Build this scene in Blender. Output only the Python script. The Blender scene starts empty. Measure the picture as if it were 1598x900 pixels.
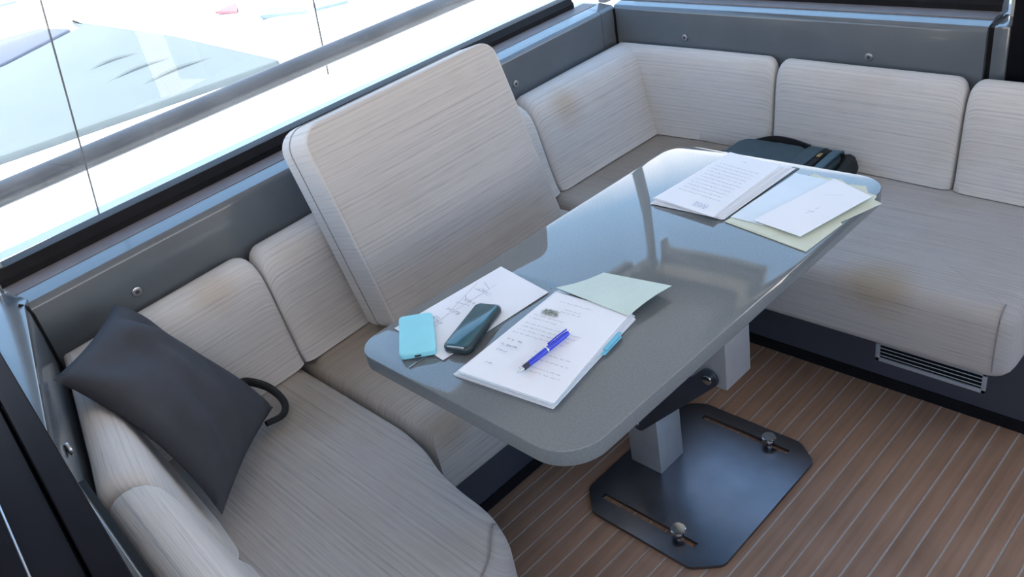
import bpy, bmesh, math, random
from mathutils import Vector, Matrix
random.seed(7)
S = bpy.context.scene
COL = S.collection

# ------------------------------------------------------------------ camera
cd = bpy.data.cameras.new('camera')
cam = bpy.data.objects.new('camera', cd)
COL.objects.link(cam)
cam.location = (-0.5904, -1.2119, 1.5218)
cam.rotation_mode = 'XYZ'
cam.rotation_euler = (1.0343, 0.1726, -0.7871)
cd.sensor_width = 36.0
cd.lens = 1313.15 / 1598 * 36.0
cd.clip_start = 0.02
cd.clip_end = 300
S.camera = cam

# ------------------------------------------------------------------ world, sun, exposure
S.view_settings.view_transform = 'Standard'
S.view_settings.look = 'None'
S.view_settings.gamma = 1.0
S.view_settings.use_curve_mapping = False
S.view_settings.exposure = 0.0
w = bpy.data.worlds.new('sky')
S.world = w
w.use_nodes = True
nt = w.node_tree
nt.nodes.clear()
out = nt.nodes.new('ShaderNodeOutputWorld')
bg = nt.nodes.new('ShaderNodeBackground')
tc = nt.nodes.new('ShaderNodeTexCoord')
sx = nt.nodes.new('ShaderNodeSeparateXYZ')
cr = nt.nodes.new('ShaderNodeValToRGB')
nt.links.new(tc.outputs['Generated'], sx.inputs[0])
nt.links.new(sx.outputs['Z'], cr.inputs[0])
e = cr.color_ramp.elements
e[0].position = 0.0
e[0].color = (1.52, 1.34, 1.18, 1)
e[1].position = 0.75
e[1].color = (0.20, 0.38, 0.66, 1)
k = e.new(0.3)
k.color = (0.30, 0.50, 0.76, 1)
nt.links.new(cr.outputs[0], bg.inputs[0])
bg.inputs[1].default_value = 4.25
nt.links.new(bg.outputs[0], out.inputs[0])
sd = bpy.data.lights.new('sun', 'SUN')
sd.energy = 18.0
sd.angle = 0.009
sd.color = (1.0, 0.93, 0.82)
sun = bpy.data.objects.new('sun', sd)
COL.objects.link(sun)
sun.rotation_euler = (0, math.radians(-24), 0)   # high sun, kept out by the hardtop


# ------------------------------------------------------------------ material helpers
def nmat(name):
    m = bpy.data.materials.new(name)
    m.use_nodes = True
    n = m.node_tree
    b = n.nodes['Principled BSDF']
    return m, n, b


def N(n, t, **kw):
    x = n.nodes.new(t)
    for k_, v in kw.items():
        setattr(x, k_, v)
    return x


def ramp(n, stops):
    r = N(n, 'ShaderNodeValToRGB')
    el = r.color_ramp.elements
    el[0].position, el[0].color = stops[0][0], (*stops[0][1], 1)
    el[1].position, el[1].color = stops[-1][0], (*stops[-1][1], 1)
    for p, c in stops[1:-1]:
        q = el.new(p)
        q.color = (*c, 1)
    return r


def plain(name, c, rough=0.5, metal=0.0, var=0.06, scale=30.0, bump=0.0, ior=1.45, coat=0.0):
    m, n, b = nmat(name)
    t = N(n, 'ShaderNodeTexCoord')
    no = N(n, 'ShaderNodeTexNoise')
    no.inputs['Scale'].default_value = scale
    no.inputs['Detail'].default_value = 4
    n.links.new(t.outputs['Object'], no.inputs['Vector'])
    lo = tuple(max(0, x * (1 - var)) for x in c)
    hi = tuple(min(1, x * (1 + var)) for x in c)
    r = ramp(n, [(0.3, lo), (0.7, hi)])
    n.links.new(no.outputs[0], r.inputs[0])
    n.links.new(r.outputs[0], b.inputs['Base Color'])
    b.inputs['Roughness'].default_value = rough
    b.inputs['Metallic'].default_value = metal
    b.inputs['IOR'].default_value = ior
    b.inputs['Coat Weight'].default_value = coat
    b.inputs['Coat Roughness'].default_value = 0.04
    if bump:
        bp = N(n, 'ShaderNodeBump')
        bp.inputs['Strength'].default_value = bump
        bp.inputs['Distance'].default_value = 0.002
        n.links.new(no.outputs[0], bp.inputs['Height'])
        n.links.new(bp.outputs[0], b.inputs['Normal'])
    return m


def fabric(name, light, dark, stain=None, warm=0.5):
    """slubbed upholstery: streaks run along u of the UV map"""
    m, n, b = nmat(name)
    uv = N(n, 'ShaderNodeUVMap')
    mp = N(n, 'ShaderNodeMapping')
    mp.inputs['Scale'].default_value = (1.6, 190.0, 1)
    n.links.new(uv.outputs[0], mp.inputs[0])
    a = N(n, 'ShaderNodeTexNoise')
    a.inputs['Scale'].default_value = 1.0
    a.inputs['Detail'].default_value = 3
    n.links.new(mp.outputs[0], a.inputs['Vector'])
    mp2 = N(n, 'ShaderNodeMapping')
    mp2.inputs['Scale'].default_value = (14.0, 480.0, 1)
    n.links.new(uv.outputs[0], mp2.inputs[0])
    a2 = N(n, 'ShaderNodeTexNoise')
    a2.inputs['Scale'].default_value = 1.0
    a2.inputs['Detail'].default_value = 2
    n.links.new(mp2.outputs[0], a2.inputs['Vector'])
    mx = N(n, 'ShaderNodeMath', operation='MULTIPLY_ADD')
    mx.inputs[1].default_value = 0.40
    n.links.new(a2.outputs[0], mx.inputs[0])
    h = N(n, 'ShaderNodeMath', operation='MULTIPLY')
    h.inputs[1].default_value = 0.6
    n.links.new(a.outputs[0], h.inputs[0])
    wv = N(n, 'ShaderNodeTexWave', wave_type='BANDS', bands_direction='Y')     # faint regular ribs
    wv.inputs['Scale'].default_value = 26.0
    wv.inputs['Distortion'].default_value = 1.2
    wv.inputs['Detail'].default_value = 2
    wv.inputs['Detail Scale'].default_value = 0.5
    n.links.new(uv.outputs[0], wv.inputs[0])
    rb = N(n, 'ShaderNodeMath', operation='MULTIPLY_ADD')
    rb.inputs[1].default_value = 0.07
    n.links.new(wv.outputs['Fac'], rb.inputs[0])
    n.links.new(h.outputs[0], rb.inputs[2])
    n.links.new(rb.outputs[0], mx.inputs[2])
    mid = tuple((x + y) / 2 * 1.04 for x, y in zip(light, dark))
    r = ramp(n, [(0.36, dark), (0.47, mid), (0.66, light)])
    n.links.new(mx.outputs[0], r.inputs[0])
    # broad soiling
    t = N(n, 'ShaderNodeTexCoord')
    s = N(n, 'ShaderNodeTexNoise')
    s.inputs['Scale'].default_value = 5.0
    s.inputs['Detail'].default_value = 5
    n.links.new(t.outputs['Object'], s.inputs['Vector'])
    sr = ramp(n, [(0.5, (0, 0, 0)), (0.72, (1, 1, 1))])
    n.links.new(s.outputs[0], sr.inputs[0])
    mul = N(n, 'ShaderNodeMix', data_type='RGBA', blend_type='MULTIPLY')
    sc = N(n, 'ShaderNodeMath', operation='MULTIPLY')
    sc.inputs[1].default_value = warm
    n.links.new(sr.outputs[0], sc.inputs[0])
    n.links.new(sc.outputs[0], mul.inputs[0])
    n.links.new(r.outputs[0], mul.inputs[6])
    mul.inputs[7].default_value = (0.90, 0.84, 0.76, 1)
    last = mul.outputs[2]
    for (cx, cy, cz, rad, colr, amt) in (stain or []):
        sub = N(n, 'ShaderNodeVectorMath', operation='SUBTRACT')
        n.links.new(t.outputs['Object'], sub.inputs[0])
        sub.inputs[1].default_value = (cx, cy, cz)
        ln = N(n, 'ShaderNodeVectorMath', operation='LENGTH')
        n.links.new(sub.outputs[0], ln.inputs[0])
        ad = N(n, 'ShaderNodeMath', operation='MULTIPLY_ADD')
        n.links.new(s.outputs[0], ad.inputs[0])
        ad.inputs[1].default_value = rad * 0.9
        n.links.new(ln.outputs['Value'], ad.inputs[2])
        mr = N(n, 'ShaderNodeMapRange')
        mr.inputs['From Min'].default_value = rad * 0.75
        mr.inputs['From Max'].default_value = rad * 1.45
        mr.inputs['To Min'].default_value = amt
        mr.inputs['To Max'].default_value = 0
        n.links.new(ad.outputs[0], mr.inputs[0])
        mm = N(n, 'ShaderNodeMix', data_type='RGBA', blend_type='MULTIPLY')
        n.links.new(mr.outputs[0], mm.inputs[0])
        n.links.new(last, mm.inputs[6])
        mm.inputs[7].default_value = (*colr, 1)
        last = mm.outputs[2]
    n.links.new(last, b.inputs['Base Color'])
    b.inputs['Roughness'].default_value = 0.92
    b.inputs['Sheen Weight'].default_value = 0.15
    b.inputs['Specular IOR Level'].default_value = 0.25
    bp = N(n, 'ShaderNodeBump')
    bp.inputs['Strength'].default_value = 0.35
    bp.inputs['Distance'].default_value = 0.002
    n.links.new(mx.outputs[0], bp.inputs['Height'])
    n.links.new(bp.outputs[0], b.inputs['Normal'])
    return m


def teak(name, tint):
    m, n, b = nmat(name)
    t = N(n, 'ShaderNodeTexCoord')
    oi = N(n, 'ShaderNodeObjectInfo')
    mp = N(n, 'ShaderNodeMapping')
    mp.inputs['Scale'].default_value = (2.2, 45.0, 20.0)
    n.links.new(t.outputs['Object'], mp.inputs[0])
    ad = N(n, 'ShaderNodeVectorMath', operation='ADD')
    n.links.new(mp.outputs[0], ad.inputs[0])
    n.links.new(oi.outputs['Random'], ad.inputs[1])
    a = N(n, 'ShaderNodeTexNoise')
    a.inputs['Scale'].default_value = 1.3
    a.inputs['Detail'].default_value = 6
    n.links.new(ad.outputs[0], a.inputs['Vector'])
    r = ramp(n, [(0.25, tuple(x * 0.72 for x in tint)), (0.55, tint), (0.8, tuple(x * 1.25 for x in tint))])
    n.links.new(a.outputs[0], r.inputs[0])
    g = N(n, 'ShaderNodeTexNoise')
    g.inputs['Scale'].default_value = 4.5
    g.inputs['Detail'].default_value = 4
    n.links.new(t.outputs['Object'], g.inputs['Vector'])
    gr = ramp(n, [(0.35, (0.82, 0.74, 0.66)), (0.65, (1.08, 1.04, 1.04))])
    n.links.new(g.outputs[0], gr.inputs[0])
    mm = N(n, 'ShaderNodeMix', data_type='RGBA', blend_type='MULTIPLY')
    mm.inputs[0].default_value = 0.8
    n.links.new(r.outputs[0], mm.inputs[6])
    n.links.new(gr.outputs[0], mm.inputs[7])
    n.links.new(mm.outputs[2], b.inputs['Base Color'])
    b.inputs['Roughness'].default_value = 0.62
    return m


def glass_pane(name, haze):
    m, n, b = nmat(name)
    o = n.nodes['Material Output']
    n.nodes.remove(b)
    tr = N(n, 'ShaderNodeBsdfTransparent')
    tr.inputs[0].default_value = (0.97, 0.985, 0.99, 1)
    gl = N(n, 'ShaderNodeBsdfGlossy')
    gl.inputs['Roughness'].default_value = 0.02
    fr = N(n, 'ShaderNodeFresnel')
    fr.inputs['IOR'].default_value = 1.45
    mx = N(n, 'ShaderNodeMixShader')
    ge = N(n, 'ShaderNodeNewGeometry')      # outer faces only: the pane is a solid sheet, counted once
    fo = N(n, 'ShaderNodeMath', operation='SUBTRACT')
    fo.inputs[0].default_value = 1.0
    n.links.new(ge.outputs['Backfacing'], fo.inputs[1])
    fm = N(n, 'ShaderNodeMath', operation='MULTIPLY')
    n.links.new(fr.outputs[0], fm.inputs[0])
    n.links.new(fo.outputs[0], fm.inputs[1])
    n.links.new(fm.outputs[0], mx.inputs[0])
    n.links.new(tr.outputs[0], mx.inputs[1])
    n.links.new(gl.outputs[0], mx.inputs[2])
    du = N(n, 'ShaderNodeBsdfTranslucent')
    du.inputs[0].default_value = (0.9, 0.93, 0.96, 1)
    t = N(n, 'ShaderNodeTexCoord')
    no = N(n, 'ShaderNodeTexNoise')
    no.inputs['Scale'].default_value = 7.0
    no.inputs['Detail'].default_value = 6
    n.links.new(t.outputs['Object'], no.inputs['Vector'])
    mr = N(n, 'ShaderNodeMapRange')
    mr.inputs['From Min'].default_value = 0.3
    mr.inputs['From Max'].default_value = 0.75
    mr.inputs['To Min'].default_value = haze * 0.5
    mr.inputs['To Max'].default_value = haze * 1.6
    n.links.new(no.outputs[0], mr.inputs[0])
    m2 = N(n, 'ShaderNodeMixShader')
    hm = N(n, 'ShaderNodeMath', operation='MULTIPLY')
    n.links.new(mr.outputs[0], hm.inputs[0])
    n.links.new(fo.outputs[0], hm.inputs[1])
    n.links.new(hm.outputs[0], m2.inputs[0])
    n.links.new(mx.outputs[0], m2.inputs[1])
    n.links.new(du.outputs[0], m2.inputs[2])
    n.links.new(m2.outputs[0], o.inputs[0])
    return m


M = {}
STL = (0.525, 0.50, 0.48)
STD = (0.345, 0.335, 0.345)
BROWN = (0.66, 0.55, 0.43)
M['fabric'] = fabric('woven_fabric', STL, STD)
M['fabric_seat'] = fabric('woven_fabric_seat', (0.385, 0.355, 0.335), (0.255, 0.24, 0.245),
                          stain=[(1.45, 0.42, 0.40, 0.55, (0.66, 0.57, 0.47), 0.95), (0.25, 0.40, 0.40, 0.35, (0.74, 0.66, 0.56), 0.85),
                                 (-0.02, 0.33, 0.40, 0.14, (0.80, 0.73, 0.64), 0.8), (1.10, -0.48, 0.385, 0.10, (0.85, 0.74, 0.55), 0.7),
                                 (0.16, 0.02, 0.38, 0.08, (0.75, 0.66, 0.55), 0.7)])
M['fabric_back'] = fabric('woven_fabric_back', STL, STD,
                          stain=[(1.29, 0.60, 0.64, 0.10, (0.80, 0.68, 0.54), 0.7), (1.60, 0.56, 0.66, 0.05, (0.84, 0.72, 0.52), 0.7),
                                 (-0.02, 0.55, 0.67, 0.07, (0.88, 0.80, 0.70), 0.7)])
M['fabric_lean'] = fabric('woven_fabric_loose', (0.405, 0.40, 0.405), (0.285, 0.285, 0.295), warm=0.35)
M['fabric_side_lit'] = fabric('woven_fabric_boxing_lit', (0.50, 0.495, 0.49), (0.37, 0.37, 0.38), warm=0.1)  # lighter copy of the loose cushion cloth, window light painted into its side
M['seam'] = plain('seam_thread', (0.20, 0.19, 0.19), 0.9)
M['gel'] = plain('grey_gelcoat', (0.082, 0.095, 0.110), 0.17, var=0.05, scale=9, ior=1.5, coat=0.3)
M['top'] = plain('table_gelcoat', (0.135, 0.152, 0.165), 0.035, var=0.10, scale=260, ior=1.56)
M['plinth'] = plain('dark_plinth_paint', (0.042, 0.046, 0.062), 0.45, var=0.08, scale=6)
M['black'] = plain('black_rubber', (0.008, 0.008, 0.010), 0.5, var=0.2, scale=20, ior=1.2)
M['blackgloss'] = plain('black_gloss_frame', (0.006, 0.006, 0.010), 0.55, var=0.3, scale=5, ior=1.12)
M['tint'] = plain('dark_tinted_panel', (0.005, 0.005, 0.007), 0.45, var=0.4, scale=4, ior=1.08)
M['steel'] = plain('brushed_steel', (0.42, 0.43, 0.45), 0.30, 1.0, var=0.06, scale=60)
M['plate'] = plain('dark_steel_plate', (0.17, 0.175, 0.20), 0.30, 1.0, var=0.08, scale=14)
M['postdark'] = plain('satin_aluminium', (0.40, 0.42, 0.45), 0.42, 0.55, var=0.05, scale=25)
M['armdark'] = plain('dark_painted_steel', (0.030, 0.032, 0.042), 0.35, var=0.1)
M['chrome'] = plain('polished_steel', (0.62, 0.64, 0.66), 0.12, 1.0, var=0.03)
M['teak'] = teak('teak', (0.255, 0.155, 0.105))
M['caulk'] = plain('pale_caulking', (0.33, 0.30, 0.28), 0.7, var=0.1, scale=80)
M['paper'] = plain('white_paper', (0.74, 0.76, 0.82), 0.6, var=0.015, scale=8)
M['paper2'] = plain('bluish_paper', (0.60, 0.69, 0.78), 0.5, var=0.05, scale=12)
M['green'] = plain('pale_green_paper', (0.52, 0.63, 0.60), 0.65, var=0.04, scale=10)
M['cream'] = plain('cream_card', (0.57, 0.61, 0.51), 0.7, var=0.05, scale=10)
M['ink'] = plain('grey_print', (0.40, 0.41, 0.47), 0.7)
M['inkblue'] = plain('blue_ink', (0.45, 0.50, 0.70), 0.7)
M['olive'] = plain('stamp_ink', (0.33, 0.37, 0.33), 0.7, var=0.5, scale=200)
M['cyan'] = plain('light_blue_silicone', (0.24, 0.62, 0.72), 0.45, var=0.02)
M['phone'] = plain('dark_phone_body', (0.020, 0.034, 0.042), 0.25, var=0.1)
M['screen'] = plain('phone_glass', (0.020, 0.085, 0.115), 0.10, var=0.1, ior=1.5)
M['penblue'] = plain('blue_pen_plastic', (0.010, 0.030, 0.52), 0.22, var=0.1, coat=0.5)
M['pendark'] = plain('dark_pen_grip', (0.02, 0.02, 0.05), 0.4)
M['tab'] = plain('blue_page_marker', (0.16, 0.52, 0.72), 0.4)
M['pillow'] = plain('charcoal_cloth', (0.037, 0.039, 0.048), 0.85, var=0.12, scale=14, bump=0.15)
M['cord'] = plain('black_cord', (0.006, 0.006, 0.007), 0.8)
M['bag'] = plain('teal_grey_nylon', (0.030, 0.055, 0.068), 0.6, var=0.15, scale=18, bump=0.15)
M['bagtrim'] = plain('lighter_teal_webbing', (0.055, 0.10, 0.125), 0.6, var=0.1)
M['brass'] = plain('brass_zip', (0.60, 0.42, 0.18), 0.3, 1.0)
M['white'] = plain('white_gelcoat', (0.80, 0.80, 0.79), 0.4, var=0.02, scale=3)
M['tarp'] = plain('pale_blue_tarp', (0.092, 0.112, 0.116), 0.8, var=0.04, scale=1.5)
M['dusk'] = plain('lavender_windscreen', (0.055, 0.057, 0.080), 0.5, var=0.1, scale=4)
M['bluewin'] = plain('blue_boat_window', (0.13, 0.18, 0.29), 0.5, var=0.1)
M['red'] = plain('red_flag_cloth', (0.28, 0.10, 0.11), 0.8)
M['rail'] = plain('dark_painted_rail', (0.016, 0.018, 0.024), 0.40, var=0.08, scale=10)
M['roof'] = plain('pale_headliner', (0.60, 0.58, 0.56), 0.7, var=0.03, scale=4)
M['beige'] = plain('beige_trim', (0.72, 0.66, 0.57), 0.6, var=0.03, scale=4)
M['grey'] = plain('grey_pillar', (0.24, 0.26, 0.28), 0.4, var=0.04, scale=4)
M['pale'] = plain('pale_post', (0.42, 0.43, 0.40), 0.4, var=0.04, scale=4)
M['glass'] = glass_pane('window_glass', 0.035)
M['film'] = glass_pane('clear_film', 0.30)
M['quay'] = plain('concrete', (0.75, 0.74, 0.72), 0.8, var=0.04, scale=0.6)


# ------------------------------------------------------------------ object helpers
def tag(o, label=None, cat=None, group=None, kind=None):
    if label:
        o['label'] = label
    if cat:
        o['category'] = cat
    if group:
        o['group'] = group
    if kind:
        o['kind'] = kind
    return o


def link(name, me, mats, parent=None, smooth=True):
    o = bpy.data.objects.new(name, me)
    COL.objects.link(o)
    for m in (mats if isinstance(mats, (list, tuple)) else [mats]):
        if m.name not in [x.name for x in me.materials]:
            me.materials.append(m)
    if smooth:
        for p in me.polygons:
            p.use_smooth = True
    if parent:
        o.parent = parent
    return o


def empty(name, loc=(0, 0, 0)):
    o = bpy.data.objects.new(name, None)
    COL.objects.link(o)
    o.location = loc
    o.empty_display_size = 0.05
    return o


def thing(name, label, cat, group=None):
    return tag(empty(name), label, cat, group)


def finish(bm, name, mats, parent=None, smooth=True, uvf=None, mif=None, angle=35, flip=True):
    if flip:
        bmesh.ops.recalc_face_normals(bm, faces=bm.faces[:])
    bm.normal_update()
    if uvf:
        ul = bm.loops.layers.uv.new('UVMap')
        for f in bm.faces:
            for l in f.loops:
                l[ul].uv = uvf(l.vert.co, f.normal)
    if mif:
        for f in bm.faces:
            f.material_index = mif(f)
    me = bpy.data.meshes.new(name)
    bm.to_mesh(me)
    bm.free()
    o = link(name, me, mats, parent, smooth)
    if smooth and angle < 180:
        me.set_sharp_from_angle(angle=math.radians(angle))
    return o


def rrect(x0, y0, x1, y1, r, seg=6):
    rs = r if isinstance(r, (list, tuple)) else [r] * 4
    pts = []
    for (cx, cy, a0), q in zip(((x1, y1, 0), (x0, y1, 90), (x0, y0, 180), (x1, y0, 270)), rs):
        ox = cx - q if cx == x1 else cx + q
        oy = cy - q if cy == y1 else cy + q
        for i in range(seg + 1):
            a = math.radians(a0 + 90 * i / seg)
            pts.append((ox + q * math.cos(a), oy + q * math.sin(a)))
    return pts


def smooth_poly(pts, it=2):
    for _ in range(it):
        q = []
        for i in range(len(pts)):
            a, b = Vector(pts[i]), Vector(pts[(i + 1) % len(pts)])
            q += [tuple(a * 0.75 + b * 0.25), tuple(a * 0.25 + b * 0.75)]
        pts = q
    return pts


def round_corners(pts, r, seg=5):
    """fillet each corner of a polygon; r may be a list"""
    n = len(pts)
    rs = r if isinstance(r, (list, tuple)) else [r] * n
    res = []
    for i in range(n):
        p = Vector(pts[i])
        a = (Vector(pts[i - 1]) - p)
        b = (Vector(pts[(i + 1) % n]) - p)
        q = min(rs[i], a.length * 0.48, b.length * 0.48)
        if q < 1e-5:
            res.append(tuple(p))
            continue
        a.normalize()
        b.normalize()
        s, t = p + a * q, p + b * q
        for k_ in range(seg + 1):
            u = k_ / seg
            res.append(tuple(s * (1 - u) ** 2 + p * 2 * u * (1 - u) + t * u * u))
    return res


def area2(p):
    return sum(p[i][0] * p[(i + 1) % len(p)][1] - p[(i + 1) % len(p)][0] * p[i][1] for i in range(len(p)))


def inset(p, d):
    n = len(p)
    res = []
    for i in range(n):
        a, b, c = Vector(p[i - 1]), Vector(p[i]), Vector(p[(i + 1) % n])
        e1, e2 = (b - a), (c - b)
        n1 = Vector((-e1.y, e1.x))
        n2 = Vector((-e2.y, e2.x))
        if n1.length > 0:
            n1.normalize()
        if n2.length > 0:
            n2.normalize()
        m = n1 + n2
        if m.length < 1e-6:
            m = n1
        m.normalize()
        k_ = max(0.45, m.dot(n1))
        res.append(tuple(b + m * (d / k_)))
    return res


def slab_bm(outl, z0, z1, rt=0.0, rb=0.0, seg=4, crown=0.0, bm=None):
    """rounded prism over a polygon, with an inner ring so the top may crown"""
    if area2(outl) < 0:
        outl = outl[::-1]
    bm = bm or bmesh.new()
    rings = []
    if rb > 0:
        for i in range(seg + 1):
            a = math.pi / 2 * i / seg
            rings.append((rb * (1 - math.sin(a)), z0 + rb * (1 - math.cos(a))))
    else:
        rings.append((0, z0))
    if rt > 0:
        for i in range(seg + 1):
            a = math.pi / 2 * i / seg
            rings.append((rt * (1 - math.cos(a)), z1 - rt * (1 - math.sin(a))))
    else:
        rings.append((0, z1))
    vs = []
    for d, z in rings:
        q = inset(outl, d) if d > 1e-7 else outl
        vs.append([bm.verts.new((x, y, z)) for x, y in q])
    n = len(outl)
    for a, b in zip(vs[:-1], vs[1:]):
        for i in range(n):
            j = (i + 1) % n
            bm.faces.new((a[i], a[j], b[j], b[i]))
    bm.faces.new(vs[0][::-1])
    if crown:
        q0 = inset(outl, rt) if rt else outl
        ccx, ccy = sum(v[0] for v in q0) / n, sum(v[1] for v in q0) / n
        q = [(ccx + (v[0] - ccx) * 0.78, ccy + (v[1] - ccy) * 0.78) for v in q0]
        rr = [bm.verts.new((x, y, z1 + crown)) for x, y in q]
        for i in range(n):
            j = (i + 1) % n
            bm.faces.new((vs[-1][i], vs[-1][j], rr[j], rr[i]))
        bm.faces.new(rr)
    else:
        bm.faces.new(vs[-1])
    return bm


def box_bm(lo, hi, bm=None, bev=0.0, mat=None):
    bm2 = bmesh.new()
    bmesh.ops.create_cube(bm2, size=1)
    for v in bm2.verts:
        v.co = Vector([(lo[i] + hi[i]) / 2 + v.co[i] * (hi[i] - lo[i]) for i in range(3)])
    if bev:
        bmesh.ops.bevel(bm2, geom=bm2.edges[:], offset=bev, segments=2, profile=0.6, affect='EDGES')
    if mat is not None:
        bm2.transform(mat)
    if bm is None:
        return bm2
    me = bpy.data.meshes.new('tmp')
    bm2.to_mesh(me)
    bm2.free()
    bm.from_mesh(me)
    bpy.data.meshes.remove(me)
    return bm


def tube_bm(pts, r, seg=10, bm=None, closed=False):
    bm = bm or bmesh.new()
    pts = [Vector(p) for p in pts]
    n = len(pts)
    rs = r if isinstance(r, (list, tuple)) else [r] * n
    up = Vector((0, 0, 1))
    rings = []
    for i, p in enumerate(pts):
        a = pts[i - 1] if (i > 0 or closed) else p
        b = pts[(i + 1) % n] if (i < n - 1 or closed) else p
        t = (b - a).normalized()
        u = up if abs(t.dot(up)) < 0.95 else Vector((1, 0, 0))
        s = t.cross(u).normalized()
        v = s.cross(t)
        rings.append([bm.verts.new(p + (s * math.cos(2 * math.pi * k_ / seg) + v * math.sin(2 * math.pi * k_ / seg)) * rs[i]) for k_ in range(seg)])
    m = n if closed else n - 1
    for i in range(m):
        A, B = rings[i], rings[(i + 1) % n]
        for k_ in range(seg):
            j = (k_ + 1) % seg
            bm.faces.new((A[k_], A[j], B[j], B[k_]))
    if not closed:
        bm.faces.new(rings[0][::-1])
        bm.faces.new(rings[-1])
    return bm


def strap_bm(pts, wdt, th, normal=(0, 0, 1)):
    bm = bmesh.new()
    pts = [Vector(p) for p in pts]
    nn = Vector(normal)
    rows = []
    for i, p in enumerate(pts):
        t = (pts[min(i + 1, len(pts) - 1)] - pts[max(i - 1, 0)]).normalized()
        s = t.cross(nn).normalized()
        v = s.cross(t)
        rows.append([bm.verts.new(p + s * a * wdt / 2 + v * b * th / 2) for a, b in ((-1, -1), (1, -1), (1, 1), (-1, 1))])
    for A, B in zip(rows[:-1], rows[1:]):
        for k_ in range(4):
            j = (k_ + 1) % 4
            bm.faces.new((A[k_], A[j], B[j], B[k_]))
    bm.faces.new(rows[0])
    bm.faces.new(rows[-1][::-1])
    return bm


def spline(pts, n):
    """Catmull-Rom through the points"""
    P = [Vector(p) for p in pts]
    P = [P[0] * 2 - P[1]] + P + [P[-1] * 2 - P[-2]]
    res = []
    for i in range(1, len(P) - 2):
        for k_ in range(n):
            t = k_ / n
            a, b, c, d = P[i - 1], P[i], P[i + 1], P[i + 2]
            res.append(0.5 * (2 * b + (c - a) * t + (2 * a - 5 * b + 4 * c - d) * t * t + (-a + 3 * b - 3 * c + d) * t ** 3))
    res.append(P[-2])
    return res


def cyl_bm(c, r, h, axis='z', seg=20, bev=0.0, bm=None):
    o = [(r * math.cos(2 * math.pi * i / seg), r * math.sin(2 * math.pi * i / seg)) for i in range(seg)]
    b = slab_bm(o, -h / 2, h / 2, bev, bev, 2)
    if axis == 'x':
        b.transform(Matrix.Rotation(math.pi / 2, 4, 'Y'))
    elif axis == 'y':
        b.transform(Matrix.Rotation(math.pi / 2, 4, 'X'))
    b.transform(Matrix.Translation(c))
    if bm is None:
        return b
    me = bpy.data.meshes.new('tmp')
    b.to_mesh(me)
    b.free()
    bm.from_mesh(me)
    bpy.data.meshes.remove(me)
    return bm


def prof_sweep(fr, bk, prof, name, mat, parent=None, end=0.035, ends=(True, True)):
    """backrest: closed profile (t across, z up) swept between a front line and a back line; ends rounded"""
    bm = bmesh.new()
    ul = bm.loops.layers.uv.new('UVMap')
    # resample
    F, B, L = [], [], [0.0]
    for i in range(len(fr)):
        if i:
            L.append(L[-1] + (Vector(fr[i]) - Vector(fr[i - 1])).length)
    tot = L[-1]

    def at(line, s):
        for i in range(len(L) - 1):
            if s <= L[i + 1] + 1e-9:
                u = (s - L[i]) / (L[i + 1] - L[i])
                return Vector(line[i]) * (1 - u) + Vector(line[i + 1]) * u
        return Vector(line[-1])
    ss = []
    if ends[0]:
        ss += [end * (1 - math.cos(math.pi / 2 * k_ / 5)) for k_ in range(6)]
    else:
        ss += [0]
    inner = sorted(set([x for x in L if end < x < tot - end] + [tot * k_ / 14 for k_ in range(15) if end * 1.2 < tot * k_ / 14 < tot - end * 1.2]))
    ss += inner
    if ends[1]:
        ss += [tot - end * (1 - math.cos(math.pi / 2 * k_ / 5)) for k_ in range(5, -1, -1)]
    else:
        ss += [tot]
    zc = sum(p[1] for p in prof) / len(prof)
    zs = [p[1] for p in prof]
    hz = (max(zs) - min(zs)) / 2
    zmn = min(zs)
    zc = (max(zs) + min(zs)) / 2
    per = [0]
    for i in range(len(prof)):
        a, b = prof[i], prof[(i + 1) % len(prof)]
        per.append(per[-1] + math.hypot((a[0] - b[0]) * 0.13, a[1] - b[1]))
    rows = []
    for s in ss:
        f, b = at(fr, s), at(bk, s)
        dep = (b - f).length
        d = 0.0
        if ends[0] and s < end:
            d = end - math.sqrt(max(0, end * end - (end - s) ** 2))
        if ends[1] and s > tot - end:
            d = end - math.sqrt(max(0, end * end - (end - (tot - s)) ** 2))
        row = []
        for (t, z) in prof:
            t2 = 0.5 + (t - 0.5) * max(0.3, 1 - 0.9 * d / dep)
            z2 = zmn + (z - zmn) * (1 - 0.55 * d / hz)
            p = f.lerp(b, t2)
            row.append(bm.verts.new((p.x, p.y, z2)))
        rows.append(row)
    n = len(prof)
    for r_ in range(len(rows) - 1):
        for i in range(n):
            j = (i + 1) % n
            f = bm.faces.new((rows[r_][i], rows[r_][j], rows[r_ + 1][j], rows[r_ + 1][i]))
            uvs = ((ss[r_], per[i]), (ss[r_], per[i + 1]), (ss[r_ + 1], per[i + 1]), (ss[r_ + 1], per[i]))
            for l, q in zip(f.loops, uvs):
                l[ul].uv = q
    for row, s in ((rows[0][::-1], 0), (rows[-1], tot)):
        f = bm.faces.new(row)
        for l in f.loops:
            l[ul].uv = (l.vert.co.z, l.vert.co.x + l.vert.co.y)
    bmesh.ops.recalc_face_normals(bm, faces=bm.faces[:])
    me = bpy.data.meshes.new(name)
    bm.to_mesh(me)
    bm.free()
    o = link(name, me, mat, parent)
    me.set_sharp_from_angle(angle=math.radians(50))
    return o


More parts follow.
